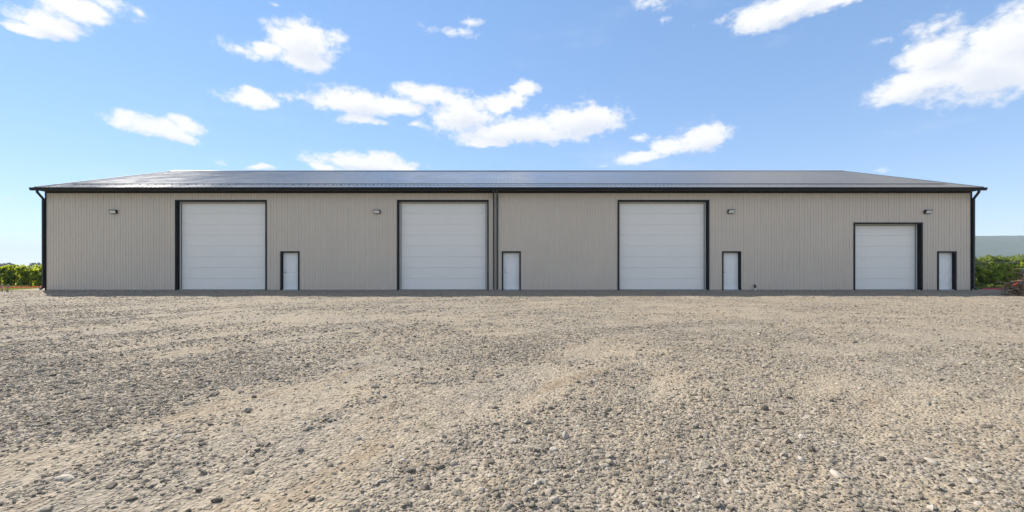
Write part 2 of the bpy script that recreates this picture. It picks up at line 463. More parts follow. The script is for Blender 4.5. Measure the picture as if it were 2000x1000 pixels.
def field_material():
    m, t, b = new_mat('field_grass_ground')
    g = N(t, 'ShaderNodeNewGeometry')
    n = N(t, 'ShaderNodeTexNoise', i_Scale=.9, i_Detail=8, i_Roughness=.7); t.links.new(g.outputs['Position'], n.inputs['Vector'])
    t.links.new(ramp(t, n.outputs[0], [(.3, (.06, .08, .022)), (.55, (.13, .13, .045)), (.75, (.24, .20, .12))]), b.inputs['Base Color'])
    b.inputs['Roughness'].default_value = .95; b.inputs['Specular IOR Level'].default_value = .1
    return m
M['field'] = field_material()
def hill_material():
    m, t, b = new_mat('wooded_hill')
    g = N(t, 'ShaderNodeNewGeometry')
    n = N(t, 'ShaderNodeTexNoise', i_Scale=.03, i_Detail=8, i_Roughness=.7); t.links.new(g.outputs['Position'], n.inputs['Vector'])
    t.links.new(ramp(t, n.outputs[0], [(.3, (.025, .045, .02)), (.7, (.055, .085, .035))]), b.inputs['Base Color'])
    b.inputs['Roughness'].default_value = 1; b.inputs['Specular IOR Level'].default_value = 0
    return m
M['hill'] = hill_material()

# ---------------------------------------------------------------- ground
GZ = -0.07
gx = np.array([-4600, -1500, -500, -150, -60, -30, 0, 30, 60, 150, 500, 1500, 4600.])
gy = np.array([-400, -150, -60, -30, 0, 20, 60, 150, 400, 1000, 2200, 3400.])
V = np.array([(x, y, GZ) for y in gy for x in gx]); nx = len(gx)
Fq = np.array([(j*nx+i, j*nx+i+1, (j+1)*nx+i+1, (j+1)*nx+i) for j in range(len(gy)-1) for i in range(nx-1)])
tag(link('ground', mesh_np('ground', V, Fq, [M['field']])), 'flat grassy farmland reaching to the horizon', 'ground', kind='structure')

def steps(fn, lo, hi):
    out = [lo]
    while out[-1] < hi: out.append(out[-1] + fn(out[-1]))
    return np.array(out)
ds = steps(lambda d: max(.03, .0115*abs(d)) if d > .6 else .12, -7.0, 30.0)
xp = steps(lambda x: max(.032, .0115*x), 0, 52.0)
xs = np.concatenate([-xp[::-1][:-1], xp]); xs = xs[xs > -31]
XX, DD = np.meshgrid(xs, ds)
YY = DD - CAM_D

def yard_height(x, y):
    cx_, cy_ = x - 6.5, y + CAM_D + .5
    r = np.hypot(cx_, cy_); a = np.arctan2(cy_, cx_)
    h = .030*fbm(x*.25, y*.25, 3) + .030*fbm(r*1.3, a*2.0, 4) + .022*fbm(x*1.6 + 9, y*1.6, 4) + .012*np.abs(fbm(x*6, y*6 + 3, 3)) + .006*fbm(x*17, y*17, 2)
    keep = np.clip((-.25 - y)/2.2, 0, 1)          # levelled where it meets the building
    return h*(.12 + .88*keep)
HH = yard_height(XX, YY)
edge_l = -27.4 - .36*YY + .25*pnoise(YY*1.3, YY*0+.5)
edge_l = np.where(YY < -6, np.minimum(edge_l, -29.5), edge_l)
back = np.where(XX < -25.2, 6.0, np.where(XX < 25.4, 1.2, 1.45 + .25*pnoise(XX*1.1, XX*0+7.5)))
out_ = (XX < edge_l) | (YY > back)
X2 = np.maximum(XX, edge_l); Y2 = np.minimum(YY, back)
Z2 = np.where(out_, GZ - .02, HH)
ny_, nx_ = XX.shape
idx = np.arange(ny_*nx_).reshape(ny_, nx_)
Fq = np.stack([idx[:-1, :-1], idx[:-1, 1:], idx[1:, 1:], idx[1:, :-1]], -1).reshape(-1, 4)
dead = (out_[:-1, :-1] & out_[:-1, 1:] & out_[1:, 1:] & out_[1:, :-1]).reshape(-1)
yard = link('gravel_yard', mesh_np('gravel_yard', np.stack([X2, Y2, Z2], -1).reshape(-1, 3), Fq[~dead], [M['gravel']], True))
tag(yard, 'wide dusty tan and grey gravel yard in front of the long building', 'yard', kind='structure')

def ground_z(x, y):
    """height of the yard mesh"""
    d = np.asarray(y) + CAM_D; x = np.asarray(x)
    j = np.clip(np.searchsorted(ds, d) - 1, 0, len(ds)-2); i = np.clip(np.searchsorted(xs, x) - 1, 0, len(xs)-2)
    v = (d - ds[j])/(ds[j+1]-ds[j]); u = (x - xs[i])/(xs[i+1]-xs[i])
    return (HH[j, i]*(1-u) + HH[j, i+1]*u)*(1-v) + (HH[j+1, i]*(1-u) + HH[j+1, i+1]*u)*v

# loose gravel: uncountable small stones, geometry-node instances on scattered points
def scatter_points():
    n = 900000
    # even over the yard near the camera, thinning with distance
    d = np.exp(RNG.uniform(math.log(1.2), math.log(23.3), n))
    x = RNG.uniform(-1.55, 1.55, n)*(d + .8)
    y = d - CAM_D
    dens = np.clip(1.0*(d/5.0)**1.1, .12, 1.0)         # 1/d^2 sampling in the fan -> even ground density up close
    cx_, cy_ = x - 6.5, y + CAM_D + .5
    r = np.hypot(cx_, cy_); a = np.arctan2(cy_, cx_)
    patch = .40 + .7*fbm(x*.35 + 4, y*.35, 3) + .7*fbm(r*1.3, a*2.0, 4) + .5*fbm(x*1.4, y*1.4, 3)
    keep = RNG.uniform(0, 1, n) < dens*np.clip(patch, .06, 1.0)
    keep &= (x > -27) & (x < 46) & (y < -.05)
    return x[keep], y[keep], d[keep]
gxp, gyp, gdp = scatter_points()
NP = 260000
if len(gxp) > NP:
    s = RNG.permutation(len(gxp))[:NP]; gxp, gyp, gdp = gxp[s], gyp[s], gdp[s]
gsz = np.exp(RNG.normal(math.log(.0056), .5, len(gxp))); gsz = np.clip(gsz*(1 + .05*gdp), .003, .030)
me = bpy.data.meshes.new('loose_gravel')
me.vertices.add(len(gxp)); me.vertices.foreach_set('co', np.stack([gxp, gyp, ground_z(gxp, gyp) + gsz*.02], -1).astype(np.float32).ravel())
at = me.attributes.new('size', 'FLOAT', 'POINT'); at.data.foreach_set('value', gsz.astype(np.float32))
at = me.attributes.new('rot', 'FLOAT_VECTOR', 'POINT')
rv = np.stack([RNG.normal(0, .35, len(gxp)), RNG.normal(0, .35, len(gxp)), RNG.uniform(0, 6.28, len(gxp))], -1)
at.data.foreach_set('vector', rv.astype(np.float32).ravel())
me.update()
gravel = link('loose_gravel', me)
tag(gravel, 'loose grey and tan crushed stone scattered over the yard', 'gravel', kind='stuff')
gn = bpy.data.node_groups.new('gravel_instances', 'GeometryNodeTree')
gn.interface.new_socket('Geometry', in_out='INPUT', socket_type='NodeSocketGeometry')
gn.interface.new_socket('Geometry', in_out='OUTPUT', socket_type='NodeSocketGeometry')
gin = gn.nodes.new('NodeGroupInput'); gout = gn.nodes.new('NodeGroupOutput')
g2i = gn.nodes.new('GeometryNodeGeometryToInstance')
for k in range(7):
    ico = gn.nodes.new('GeometryNodeMeshIcoSphere'); ico.inputs['Radius'].default_value = 1; ico.inputs['Subdivisions'].default_value = 1 if k < 5 else 2
    nz = gn.nodes.new('ShaderNodeTexNoise'); nz.noise_dimensions = '4D'; nz.inputs['W'].default_value = k*7.7; nz.inputs['Scale'].default_value = .9; nz.inputs['Detail'].default_value = 2
    sb = gn.nodes.new('ShaderNodeVectorMath'); sb.operation = 'SUBTRACT'; sb.inputs[1].default_value = (.5, .5, .5)
    ml = gn.nodes.new('ShaderNodeVectorMath'); ml.operation = 'SCALE'; ml.inputs['Scale'].default_value = 1.5
    gn.links.new(nz.outputs['Color'], sb.inputs[0]); gn.links.new(sb.outputs[0], ml.inputs[0])
    st = gn.nodes.new('GeometryNodeSetPosition'); gn.links.new(ico.outputs[0], st.inputs['Geometry']); gn.links.new(ml.outputs[0], st.inputs['Offset'])
    tf = gn.nodes.new('GeometryNodeTransform'); tf.inputs['Scale'].default_value = (1.3, .8 + .06*k, .38 + .05*k)
    gn.links.new(st.outputs[0], tf.inputs['Geometry'])
    sm = gn.nodes.new('GeometryNodeSetMaterial'); sm.inputs['Material'].default_value = M['stone']; gn.links.new(tf.outputs[0], sm.inputs['Geometry'])
    sh = gn.nodes.new('GeometryNodeSetShadeSmooth'); sh.inputs['Shade Smooth'].default_value = False; gn.links.new(sm.outputs[0], sh.inputs[0])
    gn.links.new(sh.outputs[0], g2i.inputs[0])
iop = gn.nodes.new('GeometryNodeInstanceOnPoints'); iop.inputs['Pick Instance'].default_value = True
a1 = gn.nodes.new('GeometryNodeInputNamedAttribute'); a1.data_type = 'FLOAT'; a1.inputs['Name'].default_value = 'size'
a2 = gn.nodes.new('GeometryNodeInputNamedAttribute'); a2.data_type = 'FLOAT_VECTOR'; a2.inputs['Name'].default_value = 'rot'
gn.links.new(gin.outputs[0], iop.inputs['Points']); gn.links.new(g2i.outputs[0], iop.inputs['Instance'])
gn.links.new(a1.outputs[0], iop.inputs['Scale']); gn.links.new(a2.outputs[0], iop.inputs['Rotation'])
gn.links.new(iop.outputs[0], gout.inputs[0])
gravel.modifiers.new('gravel', 'NODES').node_group = gn

# hill
hv = []; us = np.linspace(0, 1, 90); vs = np.linspace(0, 1, 26)
for v_ in vs:
    for u_ in us:
        x = 450 + 3300*u_
        prof = 128*min(1, u_/.12)**.7*(.90 + .16*u_) + 5*float(pnoise(np.array(x*.004), np.array(2.5))) + 1.6*float(fbm(np.array(x*.02), np.array(v_*6), 3))
        hv.append((x, 1000 + 900*v_ + 120*(1-u_), GZ - 1.5 + prof*math.sin(min(1, v_*2.0)*math.pi/2)**1.1 if v_ < .5 else GZ - 1.5 + prof*(1 - .2*(v_-.5))))
nu = len(us)
hf = np.array([(j*nu+i, j*nu+i+1, (j+1)*nu+i+1, (j+1)*nu+i) for j in range(len(vs)-1) for i in range(nu-1)])
tag(link('hill', mesh_np('hill', hv, hf, [M['hill']], True)), 'long hazy blue-grey wooded ridge beyond the vines', 'hill', kind='structure')

# ---------------------------------------------------------------- the building
XL, XR = -25.07, 25.53
WT = 5.39                       # soffit height
EY, EZ = -.45, 5.56             # eave line
RY, RZ = 8.88, 8.61             # ridge line
RXL, RXR = -25.20, 25.67
BACK = 2*RY
bld = empty('storage_building')
tag(bld, 'long taupe ribbed steel building with charcoal roof, white overhead doors and black trim', 'building')

OH = [(-15.49, 4.86, 4.87, 8), (-3.36, 4.86, 4.87, 8), (8.695, 4.86, 4.87, 8), (20.98, 3.62, 3.64, 6)]
ED = [-11.72, .384, 12.42, 24.19]
EW, EH = .89, 2.065
openings = [(c-w_/2, c+w_/2, h) for c, w_, h, _ in OH] + [(c-EW/2, c+EW/2, EH) for c in ED]

# wall sheets, ribs every 6 in, cut round the openings
PIT = .1524
def rib_profile(x0, x1):
    pts = []
    k0 = math.floor(x0/PIT) - 1
    k = k0
    while k*PIT < x1 + PIT:
        c = k*PIT
        big = (k % 2 == 0)
        hw, tw, hh = (.030, .016, .027) if big else (.027, .014, .021)
        pts += [(c-hw, 0), (c-tw, -hh), (c+tw, -hh), (c+hw, 0)]
        k += 1
    def yat(x):
        for (a, ya), (b_, yb) in zip(pts, pts[1:]):
            if a <= x <= b_: return ya + (yb-ya)*(x-a)/max(1e-9, b_-a)
        return 0
    res = [(x0, yat(x0))] + [p for p in pts if x0 + 1e-4 < p[0] < x1 - 1e-4] + [(x1, yat(x1))]
    extra = [e for o in openings for e in o[:2] if x0 + 1e-4 < e < x1 - 1e-4]
    res += [(e, yat(e)) for e in extra]
    return sorted(set(res))
PW = PIT*6
x = math.floor(XL/PW)*PW
cache = {}
while x < XR - 1e-6:
    a, b_ = max(x, XL), min(x + PW, XR)
    pr = rib_profile(a, b_)
    v, f = [], []
    for (xa, ya), (xb, yb) in zip(pr, pr[1:]):
        xm = (xa + xb)/2; z0 = .03
        for o in openings:
            if o[0] < xm < o[1]: z0 = o[2]
        n = len(v); v += [(xa, ya, z0), (xb, yb, z0), (xb, yb, WT), (xa, ya, WT)]; f.append((n, n+1, n+2, n+3))
    cut = any(o[0] < b_ and o[1] > a for o in openings)
    full = abs((b_ - a) - PW) < 1e-6
    if not cut and full:
        if 'p' not in cache:
            cache['p'] = mesh_np('wall_panel', [(q[0]-x, q[1], q[2]) for q in v], f, [M['wall']])
        link('wall_panel', cache['p'], bld, (x, 0, 0))
    else:
        link('wall_panel', mesh_np('wall_panel', [(q[0]-x, q[1], q[2]) for q in v], f, [M['wall']]), bld, (x, 0, 0))
    x += PW

# screw heads, rows every 2 ft: too many and too small to pick apart
sv, sf = [], []
zrow = .25
while zrow < WT - .05:
    k = math.ceil((XL + .1)/PIT)
    while k*PIT < XR - .1:
        xq = k*PIT + .05
        if not any(o[0]-.1 < xq < o[1]+.1 and zrow < o[2]+.1 for o in openings):
            n = len(sv); rr = .0085
            sv += [(xq + rr*math.cos(i*math.pi/3), -.001, zrow + rr*math.sin(i*math.pi/3)) for i in range(6)]
            sv += [(xq + .6*rr*math.cos(i*math.pi/3), -.007, zrow + .6*rr*math.sin(i*math.pi/3)) for i in range(6)]
            sf += [(n+i, n+(i+1) % 6, n+6+(i+1) % 6, n+6+i) for i in range(6)] + [tuple(n+6+i for i in range(6))]
        k += 1
    zrow += .6096
tag(link('screw_heads', mesh_np('screw_heads', sv, sf, [M['screw']]), bld), kind='stuff')

# gable ends and back wall
for sx_, nm in ((XL, 'gable_wall'), (XR, 'gable_wall')):
    v, f = [], []
    ys = np.arange(0, BACK + .01, PIT/2)
    for i in range(len(ys)-1):
        ya, yb = ys[i], ys[i+1]
        off = .016*(1 if sx_ > 0 else -1)
        xa, xb = (sx_, sx_ + off) if i % 2 == 0 else (sx_ + off, sx_)
        top = lambda q: RZ - .06 - abs(q - RY)*(RZ-EZ)/(RY-EY)
        n = len(v); v += [(xa, ya, .03), (xb, yb, .03), (xb, yb, top(yb)), (xa, ya, top(ya))]; f.append((n, n+1, n+2, n+3))
    link(nm, mesh_np(nm, v, f, [M['wall']]), bld)
link('back_wall', mesh_np('back_wall', [(XL, BACK, .03), (XR, BACK, .03), (XR, BACK, WT), (XL, BACK, WT)], [(0, 1, 2, 3)], [M['wall']]), bld)
# strip footing, just proud of the ground
MB().box(XL+.03, XR-.03, .012, .2, -.3, .032).build('footing', M['sill'], bld)

# roof sheets
NRP = 56; RPW = (RXR - RXL)/NRP
SL = math.hypot(RY-EY, RZ-EZ); sdir = Vector((0, RY-EY, RZ-EZ)).normalized(); snor = Vector((0, -sdir.z, sdir.y))
pr = []
for k in range(4):
    c = RPW*(k + .5)/4
    pr += [(c-.038, 0), (c-.015, .016), (c+.015, .016), (c+.038, 0)]
pr = [(0, 0)] + pr + [(RPW, 0)]
v, f = [], []
for i, (xa, ha) in enumerate(pr):
    for s_ in (0, SL):
        q = Vector((xa, EY - .03, EZ - .01)) + sdir*s_ + snor*ha; v.append(tuple(q))
for i in range(len(pr)-1): f.append((2*i, 2*i+2, 2*i+3, 2*i+1))
rpm = mesh_np('roof_panel', v, f, [M['roof']])
for k in range(NRP): link('roof_panel', rpm, bld, (RXL + k*RPW, 0, 0))
# rear slope
v, f = [], []
for k in range(NRP*4 + 1):
    xx = RXL + k*RPW/4
    h_ = .01 if k % 2 else 0
    v += [(xx, RY, RZ - .005 + h_), (xx, 2*RY - EY, EZ - .01 + h_)]
    if k: n = len(v); f.append((n-4, n-2, n-1, n-3))
link('rear_roof_slope', mesh_np('rear_roof_slope', v, f, [M['roof']]), bld)
sl = (RZ-EZ)/(RY-EY)
# ridge cap, rake trims
MB().prism_x([(RY-.24, RZ-.24*sl+.020), (RY-.24, RZ-.24*sl+.032), (RY-.03, RZ+.045), (RY+.03, RZ+.045), (RY+.24, RZ-.24*sl+.032), (RY+.24, RZ-.24*sl+.020), (RY, RZ+.02)], RXL-.01, RXR+.01).build('ridge_cap', M['roof'], bld)
for sx_ in (RXL, RXR):
    o1 = -.025 if sx_ < 0 else 0
    b = MB()
    for yy0, zz0, yy1, zz1 in ((EY-.02, EZ-.006, RY, RZ), (RY, RZ, 2*RY-EY+.02, EZ-.006)):
        n = len(b.v); xa, xb = sx_ + o1, sx_ + o1 + .025
        b.v += [(xa, yy0, zz0-.13), (xb, yy0, zz0-.13), (xb, yy0, zz0+.028), (xa, yy0, zz0+.028), (xa, yy1, zz1-.13), (xb, yy1, zz1-.13), (xb, yy1, zz1+.028), (xa, yy1, zz1+.028)]
        b.f += [tuple(n+i for i in q) for q in ((0,3,2,1),(4,5,6,7),(0,1,5,4),(1,2,6,5),(2,3,7,6),(3,0,4,7))]
    b.build('rake_trim', M['trim'], bld)
    # rake soffit
    b = MB(); xa, xb = (sx_ + .004, XL-.002) if sx_ < 0 else (XR+.002, sx_-.004)
    n = 0
    b.v += [(xa, EY, EZ-.11), (xb, EY, EZ-.11), (xb, RY, RZ-.11), (xa, RY, RZ-.11), (xb, 2*RY-EY, EZ-.11), (xa, 2*RY-EY, EZ-.11)]
    b.f += [(0, 1, 2, 3), (3, 2, 4, 5)]
    b.build('rake_soffit', M['soffit'], bld)
# soffit and fascia
MB().box(XL-.02, XR+.02, EY+.002, .03, WT, WT+.02).build('soffit', M['soffit'], bld)
MB().box(RXL+.03, RXR-.03, EY-.03, EY, WT-.015, EZ-.03).build('fascia', M['trim'], bld)
MB().box(XL, XR, -.055, -.022, WT-.075, WT-.002).build('frieze_trim', M['trim'], bld)
# K-style gutters, two lengths meeting at mid building
gp = [(EY-.034, 5.37), (EY-.115, 5.37), (EY-.135, 5.40), (EY-.14, 5.455), (EY-.168, 5.485), (EY-.172, 5.515), (EY-.160, 5.515), (EY-.156, 5.488), (EY-.128, 5.458), (EY-.124, 5.405), (EY-.11, 5.382), (EY-.046, 5.382), (EY-.046, 5.53), (EY-.034, 5.53)]
for xa, xb in ((-25.32, -.495), (-.485, 25.74)):
    g_ = MB().prism_x(gp, xa, xb).build('gutter', M['trim'], bld)
    for xe in (xa, xb):          # end caps
        e = xe - .004 if xe == xa else xe
        MB().prism_x([(EY-.036, 5.372), (EY-.115, 5.372), (EY-.138, 5.40), (EY-.142, 5.455), (EY-.17, 5.487), (EY-.17, 5.51), (EY-.036, 5.525)], e, e+.004).build('gutter_end_cap', M['trim'], g_)
    nh = 28
    for k in range(nh):
        xh = xa + (k + .5)*(xb-xa)/nh
        MB().box(xh-.012, xh+.012, EY-.158, EY-.046, 5.503, 5.511).build('gutter_hanger', M['trim'], g_)
# downspouts
GY = EY - .085
for xs_ in (-.58, -.384):
    d_ = MB().duct([(xs_, GY, 5.40), (xs_, GY, 5.27), (xs_, -.075, 4.99), (xs_, -.075, .06)], .075, .075).build('downspout', M['spout'], bld)
    for zb in (1.0, 2.9, 4.7): MB().box(xs_-.048, xs_+.048, -.118, -.02, zb, zb+.03).build('strap', M['spout'], d_)
for s_, x1, x0 in ((-1, -25.15, -24.96), (1, 25.595, 25.36)):
    d_ = MB().duct([(x0, GY, 5.40), (x0, GY, 5.28), (x1, -.075, 5.0), (x1, -.075, .16), (x1 + s_*.05, -.20, .06)], .08, .08).build('downspout', M['spout'], bld)
    for zb in (1.0, 2.9, 4.7): MB().box(x1-.05, x1+.05, -.12, -.02, zb, zb+.03).build('strap', M['spout'], d_)
# corner trims
for xa, s_ in ((XL, -1), (XR, 1)):
    b = MB()
    if s_ < 0: b.box(xa-.035, xa+.045, -.040, -.022, 0.0, WT); b.box(xa-.035, xa-.022, -.0218, .10, 0.0, WT)
    else: b.box(xa-.045, xa+.035, -.040, -.022, 0.0, WT); b.box(xa+.022, xa+.035, -.0218, .10, 0.0, WT)
    b.build('corner_trim', M['trim'], bld)
# base flashing between the openings
cur = XL + .05
b = MB()
for a, c, h in sorted(openings):
    MB().box(cur, a-.08, -.032, -.022, -.02, .045).build('base_flashing', M['screw'], bld); cur = c + .08
MB().box(cur, XR-.05, -.032, -.022, -.02, .045).build('base_flashing', M['screw'], bld)
# centre seam trim beside the downspouts
MB().box(-.315, -.290, -.026, -.019, .05, WT-.08).build('seam_trim', M['wall'], bld)
# snow rail along the lower roof
q0 = Vector((0, EY, EZ)) + sdir*1.16
sr = link('snow_rail', mesh_np('snow_rail', *(lambda b: (b.v, b.f))(MB().prism_x([tuple((q0 + sdir*a + snor*c)[1:]) for a, c in ((0, .03), (.045, .03), (.045, .062), (0, .062))], RXL+.85, RXR-.85)), [M['roof']]), bld)
brk = MB().prism_x([tuple((q0 + sdir*a + snor*c)[1:]) for a, c in ((-.02, .002), (.10, .002), (.06, .03), (.0, .03))], 0, .04)
bme = mesh_np('rail_clamp', brk.v, brk.f, [M['roof']])
k = RXL + RPW/8 + RPW
while k < RXR - 1: link('rail_clamp', bme, sr, (k-.02, 0, .004)); k += RPW/2

def frame_parts(parent, x0, x1, h, recess, stop_w, name_):
    """black face trim, jambs, pale stop"""
    t_ = .075
    b = MB(); b.box(x0-t_, x0, -.043, -.012, 0, h+t_); b.build('face_trim', M['trim'], parent)
    b = MB(); b.box(x1, x1+t_, -.043, -.012, 0, h+t_); b.build('face_trim', M['trim'], parent)
    b = MB(); b.box(x0, x1, -.043, -.012, h, h+t_); b.build('head_trim', M['trim'], parent)
    b = MB(); b.box(x0-.02, x0+.004, -.0118, recess, 0, h); b.build('jamb', M['jamb'], parent)
    b = MB(); b.box(x1-.004, x1+.02, -.0118, recess, 0, h); b.build('jamb', M['jamb'], parent)
    b = MB(); b.box(x0-.02, x1+.02, -.0118, recess, h+.0005, h+.03); b.build('head_jamb', M['jamb'], parent)

# overhead doors
sec_cache = {}
for ci, (c, w_, h, ns) in enumerate(OH):
    x0, x1 = c - w_/2, c + w_/2
    REC = .225
    od = MB().box(x0-.1, x1+.1, REC+.085, REC+.12, .01, h+.12).build('overhead_door', M['rubber'], bld)
    frame_parts(od, x0, x1, h, REC, .07, 'x')
    for xa, xb in ((x0+.004, x0+.072), (x1-.072, x1-.004)): MB().box(xa, xb, REC-.02, REC+.015, .02, h).build('stop_moulding', M['stop'], od)
    MB().box(x0+.073, x1-.073, REC-.02, REC+.015, h-.05, h).build('stop_moulding', M['stop'], od)
    for xa, xb in ((x0+.072, x0+.098), (x1-.098, x1-.072)): MB().box(xa, xb, REC-.004, REC+.04, .02, h-.05).build('weather_seal', M['rubber'], od)
    MB().box(x0+.1, x1-.1, REC-.004, REC+.04, h-.076, h-.05).build('weather_seal', M['rubber'], od)
    zb, zt = .035, h-.02
    sh_ = (zt - zb)/ns
    key = (round(w_, 3), round(sh_, 4))
    if key not in sec_cache:
        # slightly crowned steel section with five shallow press lines and a rounded tongue at each joint
        prof = [(.07, .001), (.016, .001), (.004, .007), (0, .016)]
        for q in range(1, 6):
            zc = sh_*q/6
            prof += [(0, zc-.012), (.0035, zc-.004), (.0035, zc+.004), (0, zc+.012)]
        prof += [(0, sh_-.016), (.004, sh_-.007), (.016, sh_-.001), (.07, sh_-.001)]
        b = MB().prism_x(prof, -w_/2 + .06, w_/2 - .06)
        import bmesh
        m_ = mesh_np('door_section', b.v, b.f, [M['door']])
        bm = bmesh.new(); bm.from_mesh(m_); bmesh.ops.recalc_face_normals(bm, faces=bm.faces); bm.to_mesh(m_); bm.free()
        sec_cache[key] = m_
    for q in range(ns): link('door_section', sec_cache[key], od, (c, REC+.012, zb + q*sh_))
    MB().box(x0+.06, x1-.06, REC+.02, REC+.07, .004, zb).build('bottom_seal', M['rubber'], od)
    MB().box(x0+.005, x1-.005, -.01, REC+.12, -.2, .012).build('sill', M['sill'], od)

# six-panel entry doors
for c in ED:
    x0, x1 = c - EW/2, c + EW/2
    REC = .15
    dz = .05
    slab = MB().box(x0+.03, x1-.03, REC, REC+.045, dz, EH-.02).build('entry_door', M['edoor'], bld)
    frame_parts(slab, x0, x1, EH, REC+.03, .03, 'y')
    MB().box(x0+.004, x0+.028, REC-.012, REC+.04, dz, EH).build('door_frame', M['edoor'], slab)
    MB().box(x1-.028, x1-.004, REC-.012, REC+.04, dz, EH).build('door_frame', M['edoor'], slab)
    MB().box(x0+.029, x1-.029, REC-.012, REC+.04, EH-.018, EH).build('door_frame', M['edoor'], slab)
    MB().box(x0+.004, x1-.004, -.01, REC+.05, -.1, dz-.008).build('threshold', M['steelgrey'], slab)
    MB().box(x0+.03, x1-.03, REC-.008, REC-.001, dz, dz+.035).build('door_sweep', M['edoor'], slab)
    sw = EW - .06; lx = x0 + .03
    pw = .235; mx_ = (sw - 2*pw - .11)/2
    for pxo in (lx + mx_, lx + mx_ + pw + .11):
        for za, zb in ((.27, .75), (.92, 1.52), (1.68, 1.85)):
            za += dz; zb += dz
            b = MB()
            # moulded ring then raised field
            for (i0, y0), (i1, y1) in (((0, 0), (.012, -.013)), ((.012, -.013), (.026, .0-.001)), ((.026, -.001), (.05, -.012))):
                n = len(b.v)
                for ins, yy in ((i0, y0), (i1, y1)):
                    b.v += [(pxo+ins, REC-.0008+yy, za+ins), (pxo+pw-ins, REC-.0008+yy, za+ins), (pxo+pw-ins, REC-.0008+yy, zb-ins), (pxo+ins, REC-.0008+yy, zb-ins)]
                b.f += [(n+i, n+(i+1) % 4, n+4+(i+1) % 4, n+4+i) for i in range(4)]
            b.f.append((n+4, n+5, n+6, n+7))
            b.build('door_panel', M['edoor'], slab)
    hx = x0 + .095
    # lever and deadbolt
    b = MB().tube([(hx, REC, .98), (hx, REC-.012, .98)], .030, 14); b.tube([(hx, REC-.012, .98), (hx, REC-.05, .98)], .011, 8); b.tube([(hx-.006, REC-.05, .98), (hx+.06, REC-.052, .98), (hx+.105, REC-.048, .977)], [.011, .009, .008], 8)
    b.build('lever_handle', M['nickel'], slab)
    MB().tube([(hx, REC, 1.11), (hx, REC-.014, 1.11), (hx, REC-.02, 1.11)], [.030, .030, .022], 14).build('deadbolt', M['nickel'], slab)

# ---------------------------------------------------------------- wall lights
def wall_light(xc, zc, label):
    e = empty('wall_light', (xc, -.02, zc)); tag(e, label, 'light', 'black wall lights along the facade')
    MB().box(-.15, .15, -.022, 0, -.095, .10).build('back_plate', M['blackplastic'], e)
    hw, = (.172,)
    prof = [(-.022, .105), (-.165, .105), (-.180, .095), (-.180, .078), (-.085, -.088), (-.075, -.098), (-.022, -.098)]
    MB().prism_x(prof, -hw, hw).build('housing', M['blackplastic'], e, bevel=.004)
    # lens set on the sloping face, slightly proud
    a, c = Vector((0, -.176, .066)), Vector((0, -.092, -.080))
    d = (c - a).normalized(); n = Vector((0, -abs(d.z), -abs(d.y))).normalized()
    b = MB(); w2 = hw - .022
    q = [a + d*.006, c - d*.006]
    for off, ins in ((-.004, 0), (.006, 0), (.010, .008)):
        p0, p1 = q[0] + d*ins + n*off, q[1] - d*ins + n*off
        b.v += [(-w2+ins, p0.y, p0.z), (w2-ins, p0.y, p0.z), (w2-ins, p1.y, p1.z), (-w2+ins, p1.y, p1.z)]
    for k in range(2):
        b.f += [(k*4+i, k*4+(i+1) % 4, k*4+4+(i+1) % 4, k*4+4+i) for i in range(4)]
    b.f.append((8, 9, 10, 11))
    b.build('lens', M['lens'], e)
for px_, py_, lab in (
    (219.5, 413.5, 'black wall light on the doorless stretch of cladding between corner downspout and tall overhead door'),
    (735.5, 413.5, 'black wall light close beside the tall overhead door that adjoins the paired downspouts'),
    (1429, 413, 'black wall light higher than and near the small standpipe and a six-panel door'),
    (1815, 413.5, 'black wall light above the gap between the shortest overhead door and the end door')):
    wall_light((px_-CX)/35.95, 1.18 + (HY-py_)/35.95, lab)

# standpipe at the wall foot
sp_ = empty('standpipe', (13.66, -.10, 0)); tag(sp_, 'short white standpipe with black cap at the foot of the wall', 'pipe')
MB().tube([(0, 0, -.05), (0, 0, .15)], .036, 14).build('pipe', M['pvc'], sp_)
b = MB().tube([(0, 0, .14), (0, 0, .26), (0, 0, .30), (0, .01, .325)], [.046, .046, .042, .03], 14); b.tube([(0, 0, .24), (0, .075, .24)], .024, 10)
b.build('cap', M['blackplastic'], sp_)
MB().tube([(.0, -.04, .2), (.0, -.075, .19), (.0, -.078, .15)], [.016, .016, .018], 10).build('spigot', M['blackplastic'], sp_)

# ---------------------------------------------------------------- vegetation
def leaves(centres, size, flat=.0, sizevar=.3):
    """one folded leaf (two triangles each side of the midrib) per centre"""
    n = len(centres)
    a = RNG.normal(size=(n, 3)); a /= np.linalg.norm(a, axis=1, keepdims=True)
    b = RNG.normal(size=(n, 3)); b[:, 2] *= (1-flat)
    b -= a*(a*b).sum(1, keepdims=True); b /= np.linalg.norm(b, axis=1, keepdims=True)
    c = np.cross(a, b)
    s = size*(1 + sizevar*RNG.uniform(-1, 1, (n, 1)))
    base = centres - a*s*.5; tip = centres + a*s*.5
    l_ = centres + b*s*.48 + c*s*.14 - a*s*.08; r_ = centres - b*s*.48 + c*s*.14 - a*s*.08
    V = np.stack([base, l_, tip, r_], 1).reshape(-1, 3)
    i = np.arange(n)*4
    Fq = np.concatenate([np.stack([i, i+1, i+2], 1), np.stack([i, i+2, i+3], 1)])
    return V, Fq

def clumped(n, lumps, rad):
    """points crowded on and within a set of lump centres"""
    k = RNG.integers(0, len(lumps), n)
    d = RNG.normal(size=(n, 3)); d /= np.linalg.norm(d, axis=1, keepdims=True)
    r = rad[k][:, None]*RNG.uniform(.35, 1.05, (n, 1))**.6
    return lumps[k] + d*r*np.array([1, 1, .85])

